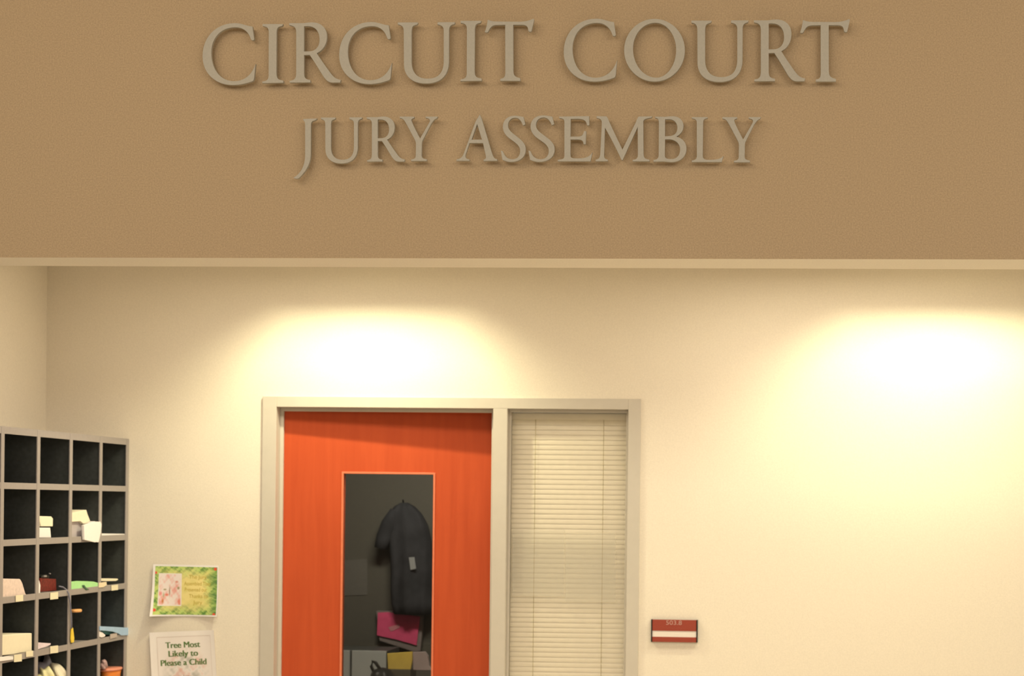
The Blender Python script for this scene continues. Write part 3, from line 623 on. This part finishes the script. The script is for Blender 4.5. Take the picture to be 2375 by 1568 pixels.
# ------------------------------------------------------------------ printed sheets on the wall
def fbm(x, y, s=0):
    v = 0
    for k, (a, b, c_, am) in enumerate(((3.1, 1.7, 0.3, .5), (-2.3, 4.1, 1.9, .5), (7.7, -5.3, 2.7, .35), (6.1, 9.3, .7, .3), (15.1, 11.7, 4.1, .22), (-13.3, 17.9, 5.2, .2))):
        v += am * math.sin(a * x * 3 + b * y * 3 + c_ + s * 1.37 * (k + 1))
    return v
def mix(a, b, t_):
    t_ = max(0, min(1, t_)); return tuple(a[i] * (1 - t_) + b[i] * t_ for i in range(3))
class Sheet:
    """a sheet of paper in front of the far wall; u,v in 0..1 (v up)"""
    def __init__(s, TL, TR, BL, BR, lift):
        s.c = [onY(*TL, D), onY(*TR, D), onY(*BL, D), onY(*BR, D)]; s.lift = lift
    def at(s, u, v, off=0.0):
        TL, TR, BL, BR = s.c
        p = (TL * (1-u) + TR * u) * v + (BL * (1-u) + BR * u) * (1-v)
        return Vector((p.x, D - 0.0025 - s.lift(u, v) - off, p.z))
    def grid(s, u0, u1, v0, v1, nu, nv, off, colf=None, thick=0.0):
        vs = []; cs = []
        for j in range(nv + 1):
            for i in range(nu + 1):
                u = u0 + (u1-u0)*i/nu; v = v0 + (v1-v0)*j/nv
                vs.append(s.at(u, v, off)); cs.append(colf(u, v) if colf else (1, 1, 1))
        fs = [(j*(nu+1)+i, j*(nu+1)+i+1, (j+1)*(nu+1)+i+1, (j+1)*(nu+1)+i) for j in range(nv) for i in range(nu)]
        mb = MB().add(vs, fs)
        if thick:
            n = len(vs)
            back = [p + Vector((0, thick, 0)) for p in vs]
            k = len(mb.v); mb.v += back; cs += cs[:]
            mb.f += [tuple(reversed([q + k for q in f])) for f in fs]
            W_ = nu + 1
            edge = [i for i in range(W_)] + [j*W_+nu for j in range(1, nv+1)] + [nv*W_+i for i in range(nu-1, -1, -1)] + [j*W_ for j in range(nv-1, 0, -1)]
            for a in range(len(edge)):
                p, q = edge[a], edge[(a+1) % len(edge)]; mb.f.append((p, q, q + k, p + k))
        return mb, cs
    def text(s, txt, uc, vc, hgt, width, weight, m_, parent, name, aspect):
        vs, fs = text_mesh(txt, 1.0, 0.0)
        xs = [v.x for v in vs]; sx = width / (max(xs) - min(xs)); cx = (max(xs) + min(xs)) / 2
        mb = MB()
        for q in ((0,) if weight == 0 else (-1, 0, 1)):     # bold: strokes thickened sideways
            mb.add([s.at(uc + (v.x - cx) * sx + q * weight, vc + v.y * hgt, 0.0008 + .0001 * q) for v in vs], fs)
        return mb.build(name, m_, parent)
SH1 = Sheet((357, 1308.5), (507, 1312), (354, 1428.5), (506, 1430), lambda u, v: 0.0008 + 0.016 * max(0, 0.35 - u)**2 / .1225 * (0.35 + .65*(1-v)) + 0.018 * ((2*u-1)**2) * max(0, 1 - v - .3)**2 * 2)
s1 = thing('printed_notice', SH1.at(.5, 0), 'green and yellow printed notice with a pink picture, upper of two sheets on the wall', 'notice', 'notices taped to the wall')
g, cs = SH1.grid(0, 1, 0, 1, 30, 24, 0, thick=0.0003); g.build('paper', M_WHITE, s1, smooth=False)
def garland(u, v):
    e = min(u - .03, v - .03, .97 - u, .97 - v) + 0.035 * fbm(u * 2.2, v * 1.8)
    er = (0.99 - u) + 0.035 * fbm(u, v * 3, 2)
    yel = mix((0.88, 0.76, 0.32), (0.70, 0.64, 0.20), abs(u - .55) * 1.3 + .3 * fbm(u, v, 5))
    gr = mix((0.55, 0.70, 0.22), (0.14, 0.30, 0.07), .35 + .8 * fbm(u * 3.3, v * 3, 1))
    c_ = mix(gr, yel, (e - .03) / .19)
    if u > .86: c_ = mix(mix((0.09, 0.22, 0.07), (0.30, 0.46, 0.13), .5 + .7*fbm(u*2, v*4, 3)), c_, (er - .02) / .12)
    for (bu, bv, br) in ((.955, .93, .035), (.045, .84, .03), (.05, .12, .035), (.95, .04, .035)):
        dd = math.hypot((u - bu) * 1.27, v - bv)
        if dd < br: c_ = mix((0.80, 0.09, 0.05), c_, (dd / br - .7) / .3)
    return c_
g, cs = SH1.grid(.035, .985, .03, .965, 150, 110, 0.0004, garland); g.build('garland_print', M_PRINT, s1, cols=cs)
def picture(u, v):
    a = (u - .09) / .35; b = (v - .20) / .63
    c_ = mix((0.90, 0.80, 0.78), (0.85, 0.42, 0.38), fbm(a * .9, b * .9, 4) * .55 + .25 - .6 * max(0, b - .55))
    for (x, y, rx, ry, cc_) in ((.48, .45, .025, .17, (.25, .17, .08)), (.28, .50, .08, .03, (.35, .30, .14)), (.86, .55, .06, .05, (.30, .30, .14)), (.2, .14, .05, .09, (.6, .2, .05)), (.36, .34, .1, .05, (.8, .2, .14)), (.9, .14, .07, .12, (.8, .25, .18)), (.78, .74, .08, .04, (.75, .28, .2)), (.1, .38, .08, .07, (.85, .3, .3)), (.23, .33, .03, .1, (.4, .5, .3))):
        k = ((a - x) / rx) ** 2 + ((b - y) / ry) ** 2
        c_ = mix(cc_, c_, k * .8)
    if min(a, b, 1 - a, 1 - b) < .03: c_ = (0.9, 0.84, 0.8)
    return c_
g, cs = SH1.grid(.09, .44, .20, .83, 70, 80, 0.0007, picture); g.build('picture', M_PRINT, s1, cols=cs)
ink1 = mat('olive_ink', (0.55, 0.42, 0.06), 0.6)
for txt, u, v, wd in (('The Jury', .687, .764, .27), ('Assembled They', .683, .635, .41), ('Presented our', .66, .517, .34), ('Thanks to', .70, .39, .29), ('Jury', .69, .268, .14)):
    SH1.text(txt, u, v, 0.105, wd, 0.0, ink1, s1, 'lettering', 1.27)
SH2 = Sheet((348, 1467), (498, 1461), (358, 1640), (507, 1634), lambda u, v: 0.0008 + 0.014 * max(0, .3 - u)**2 / .09 * (1 - v*.6) + 0.010 * max(0, u - .7)**2 / .09 * v)
s2 = thing('printed_notice', SH2.at(.5, 0), 'white contest notice with bold green wording, lower of two sheets on the wall', 'notice', 'notices taped to the wall')
g, cs = SH2.grid(0, 1, 0, 1, 26, 24, 0, thick=0.0003); g.build('paper', mat('matte_white_paper', (0.93, 0.88, 0.85), 0.7, 0.01), s2)
def wash(u, v):
    base = (0.92, 0.86, 0.83)
    k = fbm(u * 1.5, v * 1.5, 8)
    c_ = mix((0.92, 0.86, 0.83), (0.82, 0.55, 0.50), k * .8) if k > 0 else mix((0.92, 0.86, 0.83), (0.58, 0.56, 0.52), -k * .8)
    e = min(1, math.hypot((u - .53) / .38, (v - .42) / .42))
    return mix(c_, base, (e - .6) / .4)
g, cs = SH2.grid(.11, .93, .06, .93, 100, 100, 0.0004, wash); g.build('washed_picture', M_PRINT, s2, cols=cs)
ink2 = mat('green_ink', (0.12, 0.21, 0.06), 0.6)
SHA = 0.9
for txt, u, v, wd in (('Tree Most', .50, .815, .53), ('Likely to', .50, .70, .45), ('Please a Child', .50, .58, .70)):
    SH2.text(txt, u, v, 0.115, wd, 0.005, ink2, s2, 'lettering', 1)
tag(SH2.text('Jury', .54, .39, .085, .13, 0.0, mat('faded_brown_ink', (0.42, 0.24, 0.19), 0.6), s2, 'lettering', 1), 'faded brown wording')
mb = MB()
for (a, b, c_, d_) in ((.105, .935, .928, .932), (.105, .108, .06, .93), (.932, .935, .06, .93)):
    gg, _ = SH2.grid(a, b, c_, d_, 12, 12, 0.0007); mb.add(gg.v, gg.f)
mb.build('border_line', mat('brown_line', (0.62, 0.50, 0.44), 0.6), s2)

# ------------------------------------------------------------------ room plaque
a, b = onY(1511, 1436, D), onY(1618, 1490, D)
x0, x1, z0, z1 = a.x, b.x, b.z, a.z
pq = thing('room_sign', ((x0 + x1) / 2, D - .01, z0), 'small maroon room plaque numbered 503.8 with a blank white strip', 'sign')
MB().box((x0 + .001, D - .010, z0 + .002), (x1 - .001, D - .0005, z1 - .001)).build('back_plate', M_BLACK, pq)
MB().box((x0, D - .017, z0), (x0 + .0055, D - .001, z1)).build('end_cap', M_BLACK, pq, bevel=0.0008)
MB().box((x1 - .0055, D - .017, z0), (x1, D - .001, z1)).build('end_cap', M_BLACK, pq, bevel=0.0008)
hh = z1 - z0
zA, zB_ = z1 - hh * .50, z1 - hh * .77
MB().box((x0 + .0055, D - .0155, zA), (x1 - .0055, D - .010, z1 - .0008)).build('number_panel', M_MAROON, pq, bevel=0.0006)
MB().box((x0 + .0055, D - .0155, z0 + .0005), (x1 - .0055, D - .010, zB_)).build('lower_panel', M_MAROON, pq, bevel=0.0006)
tag(MB().box((x0 + .0055, D - .0135, zB_), (x1 - .0055, D - .010, zA)).build('name_strip', mat('blank_insert', (0.80, 0.74, 0.68), 0.5), pq), 'blank white strip')
vs, fs = text_mesh('503.8', 1, 0.0); xs = [v.x for v in vs]
k = 0.072 / (max(xs) - min(xs)); zc = z1 - hh * .145
tag(MB().add([((x0+x1)/2 - .002 + (v.x - (max(xs)+min(xs))/2) * k * .97, D - .0160, zc + v.y * k * .80) for v in vs], fs).build('number', mat('pale_number', (0.52, 0.32, 0.27), 0.5), pq), 'pale raised number')
mb = MB()
for i in range(9):
    for j in range(3):
        if (i * 7 + j * 3) % 5 > 1:
            c = Vector(((x0+x1)/2 - .03 + i * .0075, D - .0155, zc - .021 - j * .0035))
            mb.tube([c, c + Vector((0, -.0008, 0))], 0.0010, 6)
mb.build('braille', mat('braille_dots', (0.36, 0.13, 0.09), 0.4), pq)

# ------------------------------------------------------------------ mini blind behind the sidelight
BY = D + 0.070
bx0, bx1 = SL + .006, SR - .006
zt = onY(1300, 957, D).z
bl = thing('mini_blind', ((bx0 + bx1) / 2, BY, ZSILL), 'cream mini blind lowered behind the glass of the sidelight', 'blind')
M_SLAT = mat('cream_slat', (0.92, 0.88, 0.77), 0.4, 0.02, 40)
MB().box((bx0, BY - .013, zt - .028), (bx1, BY + .013, zt)).build('headrail', M_SLAT, bl, bevel=0.001)
mb = MB(); z = zt - .040; tilt = math.radians(82)
while z > ZSILL + .035:
    pr = []
    for q in range(5):
        s_ = -0.5 + q / 4; yy = s_ * .0245 * math.cos(tilt); zz = s_ * .0245 * math.sin(tilt) ; cr = .0016 * (1 - 4*s_*s_)
        pr.append((BY + yy - cr * math.sin(tilt), z + zz + cr * math.cos(tilt)))
    vs = [(x, p[0], p[1]) for x in (bx0 + .002, bx1 - .002) for p in pr] + [(x, p[0] + .0003, p[1] - .0003) for x in (bx0 + .002, bx1 - .002) for p in pr]
    fs = [(i, i+1, i+6, i+5) for i in range(4)] + [(i+10, i+15, i+16, i+11) for i in range(4)]
    fs += [(0, 5, 15, 10), (4, 14, 19, 9)] + [(i, i+10, i+11, i+1) for i in range(4)] + [(i+5, i+6, i+16, i+15) for i in range(4)]
    mb.add(vs, fs); z -= 0.0222
mb.build('slats', M_SLAT, bl, smooth=False)
for px in (1243, 1401):
    x = onY(px, 1000, BY).x
    m2 = MB()
    for dy in (-.0115, .0115): m2.tube([(x, BY + dy, ZSILL + .02), (x, BY + dy, zt - .02)], 0.0011, 6)
    tag(m2.build('ladder_cord', mat('cord_tan', (0.42, 0.36, 0.18), 0.7), bl), 'tan ladder cord')
MB().box((bx0, BY - .011, ZSILL + .012), (bx1, BY + .011, ZSILL + .027)).build('bottom_rail', M_SLAT, bl, bevel=0.001)
for (a0, a1, b0, b1, lb) in ((1188, 1309.5, 1228, 1383, 'left of two pale films imitating reflections in the sidelight glass'), (1311, 1428, 1236, 1397, 'right of two pale films imitating reflections in the sidelight glass')):
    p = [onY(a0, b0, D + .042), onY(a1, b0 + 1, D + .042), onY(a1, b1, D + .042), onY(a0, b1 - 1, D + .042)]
    tag(MB().prism(p, (0, .0003, 0)).build('reflection_sheet', M_FILM), lb, 'sheet', 'imitated reflections on the sidelight')  # added films stand in for pale reflections in the glass

# ------------------------------------------------------------------ things in the office, seen through the door glass
def slabY(name, pts, Y, thick, m_, label, cat, parent=None, bevel=0.002, smooth=False):
    o = MB().prism([onY(a, b, Y) for a, b in pts], (0, thick, 0)).build(name, m_, parent, bevel=bevel)
    if label: tag(o, label, cat)
    return o
hook = MB().tube([(onY(942, 1178, OY).x, OY, onY(942, 1168, OY).z), (onY(942, 1178, OY).x, OY - .06, onY(942, 1170, OY).z), (onY(942, 1178, OY).x, OY - .075, onY(942, 1160, OY).z)], 0.005, 10)
tag(hook.build('wall_hook', M_BLACK), 'black hook on the office wall holding the dark jacket', 'hook')
M_COAT = mat('navy_cloth', (0.036, 0.037, 0.042), 0.9, 0.35, 12, 0.4, 90)
CYY = OY - .075
coat = thing('jacket', onY(950, 1400, CYY), 'dark jacket hanging in the office, seen through the door glass', 'jacket')
prof = [(1166, 930, 946, .02), (1174, 915, 962, .035), (1190, 902, 978, .05), (1215, 896, 992, .055), (1250, 900, 1000, .06), (1290, 905, 1003, .06), (1330, 906, 1005, .062), (1370, 906, 1006, .065), (1400, 908, 1006, .065), (1424, 914, 1005, .06)]
rings = []
for (py, l_, r_, dp) in prof:
    A, B = onY(l_, py, CYY), onY(r_, py, CYY); cx_, hw = (A.x + B.x) / 2, (B.x - A.x) / 2
    rings.append([Vector((cx_ + hw * math.cos(a), CYY + min(dp, .07) * math.sin(a) * (1 + .18 * math.sin(a * 7 + py * .01)), A.z)) for a in [2*math.pi*k/40 for k in range(40)]])
MB().loft(rings).build('jacket_body', M_COAT, coat, smooth=True)
MB().tube([onY(918, 1185, CYY - .01), onY(903, 1215, CYY - .02), onY(890, 1248, CYY - .03), onY(884, 1272, CYY - .03)], [.03, .042, .04, .036], 16).build('sleeve', M_COAT, coat, smooth=True)
tag(slabY('pocket_tag', [(948, 1293), (961, 1292), (965, 1319), (952, 1322)], CYY - .078, .002, mat('grey_card', (0.30, 0.31, 0.31), 0.6), None, None, coat, 0.0005), 'pale name tag')
wp = thing('wall_pocket', onY(925, 1508, OY - .06), 'clear wall pocket holding a bright pink folder behind the door glass', 'file pocket')
tag(slabY('pink_folder', [(876, 1421), (900, 1420), (974, 1430), (966, 1497), (920, 1484), (874, 1474)], OY - .050, .006, mat('magenta_card', (0.80, 0.10, 0.23), 0.6, 0.1, 20), None, None, wp), 'bright pink folder')
slabY('pocket_shell', [(872, 1417), (968, 1419), (981, 1430), (979, 1470), (975, 1510), (960, 1512), (880, 1486)], OY - .040, .038, mat('smoky_plastic', (0.26, 0.22, 0.21), 0.3, 0.05), None, None, wp)
slabY('white_sticker', [(900, 1455), (925, 1448), (927, 1456), (907, 1465)], OY - .0530, .0022, mat('pale_pink_sticker', (0.62, 0.24, 0.28), 0.6), None, None, wp, 0.0003)
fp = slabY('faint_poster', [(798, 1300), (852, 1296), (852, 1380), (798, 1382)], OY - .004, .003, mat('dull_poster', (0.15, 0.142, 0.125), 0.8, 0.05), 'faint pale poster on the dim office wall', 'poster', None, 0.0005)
CABY = D + 1.0
ztop = onY(850, 1509, CABY).z
cx0, cx1 = onY(770, 1509, CABY).x, onY(897, 1509, CABY).x
xm = onY(815, 1509, CABY).x
M_CAB = mat('grey_cabinet', (0.50, 0.52, 0.50), 0.45, 0.05, 10)
M_CABD = mat('cabinet_shell', (0.10, 0.105, 0.10), 0.5, 0.05)
fc = thing('storage_cabinet', ((cx0 + cx1) / 2, CABY + .2, 0), 'pale grey cabinet with two doors low behind the door glass', 'cabinet')
MB().box((cx0, CABY + .004, 0.02), (cx1, CABY + .28, ztop - .002)).build('cabinet_body', M_CABD, fc)
MB().box((cx0, CABY - .014, 0.05), (xm - .006, CABY + .003, ztop)).build('cabinet_door', M_CAB, fc, bevel=0.002)
MB().box((xm + .006, CABY - .014, 0.05), (cx1, CABY + .003, ztop)).build('cabinet_door', M_CAB, fc, bevel=0.002)
# low table that carries the folders on the right
tx0, tx1 = cx1 + .004, onY(1012, 1509, CABY).x
ztab = onY(950, 1600, CABY).z
tb = thing('side_table', ((tx0 + tx1) / 2, CABY + .15, 0), 'low dark table beside the grey cabinet in the office', 'table')
MB().box((tx0, CABY - .1, ztab - .025), (tx1, CABY + .30, ztab)).build('tabletop', mat('dark_laminate', (0.08, 0.07, 0.06), 0.5, 0.1, 20), tb, bevel=0.002)
for x in (tx0 + .02, tx1 - .02):
    for y in (CABY - .08, CABY + .28): MB().box((x - .012, y - .012, 0), (x + .012, y + .012, ztab - .025)).build('leg', M_BLACK, tb)
M_YEL = mat('yellow_folder_card', (0.80, 0.58, 0.12), 0.6, 0.12, 12)
P_ = [onY(a_, b_, CABY - .01) for a_, b_ in ((900, 1552.5), (953, 1552.5))]
ybx = P_[0].z
tag(MB().box((P_[0].x, CABY - .02, ztab), (P_[1].x, CABY + .12, ybx)).build('storage_box', mat('dark_olive_card', (0.10, 0.09, 0.06), 0.7, 0.1), bevel=.002), 'dark box on the office side table beneath the yellow folder', 'box')
def lean(name, pts, Y, thick, m_, label):
    P_ = [onY(a, b, Y) for a, b in pts]; zlo = min(p.z for p in P_)
    zb_ = ztab if zlo < ztab + .02 else ybx
    P_ = [Vector((p.x, p.y, zb_ + .0005 if p.z < zlo + .006 else p.z)) for p in P_]
    tag(MB().prism(P_, (0, thick, 0)).build(name, m_, bevel=0.002), label, 'folder', 'folders standing upright in the office')
lean('file_folder', [(898, 1516), (956, 1512), (957, 1530), (952, 1551), (912, 1552), (900, 1550)], CABY - .01, .02, M_YEL, 'yellow folder on a dark box, under the pink folder')
lean('file_folder', [(957, 1513), (985, 1512), (992, 1522), (996, 1545), (1001, 1590), (958, 1590)], CABY - .03, .03, mat('dusty_rose_card', (0.48, 0.38, 0.36), 0.6, 0.1, 15), 'dusty rose folder at the lower right of the door glass')
c = onY(912, 1551, CABY - .035)
v_, f_ = blob(c, .009, 2, (1, .6, 1), .05)
# black bag slumped in front of the cabinet
BY2 = CABY - .23
bgc = onY(893, 1640, BY2)
bag = thing('black_bag', (bgc.x, BY2, 0), 'black bag standing in front of the grey cabinet at the bottom of the door glass', 'bag')
pf = [(1549, 880, 892, .02), (1553, 868, 905, .05), (1560, 862, 912, .07), (1575, 858, 918, .08), (1620, 852, 926, .09), (1750, 850, 930, .09), (1900, 850, 930, .09)]
rings = []
for (py, l_, r_, dp) in pf:
    A, B = onY(l_, py, BY2), onY(r_, py, BY2); cx_, hw = (A.x + B.x) / 2, (B.x - A.x) / 2
    rings.append([Vector((cx_ + hw * math.cos(a), BY2 + dp * math.sin(a) * (1 + .1 * math.sin(5 * a)), A.z)) for a in [2*math.pi*k/32 for k in range(32)]])
rings.append([Vector((p.x, p.y, 0.0)) for p in rings[-1]])
MB().loft(rings).build('bag_body', M_BLACK, bag, smooth=True)
MB().tube([onY(868, 1562, BY2 - .02), onY(861, 1545, BY2 - .02), onY(864, 1534, BY2 - .02), onY(871, 1537, BY2 - .02), onY(884, 1556, BY2 - .02)], 0.008, 10).build('bag_handle', M_BLACK, bag, smooth=True)
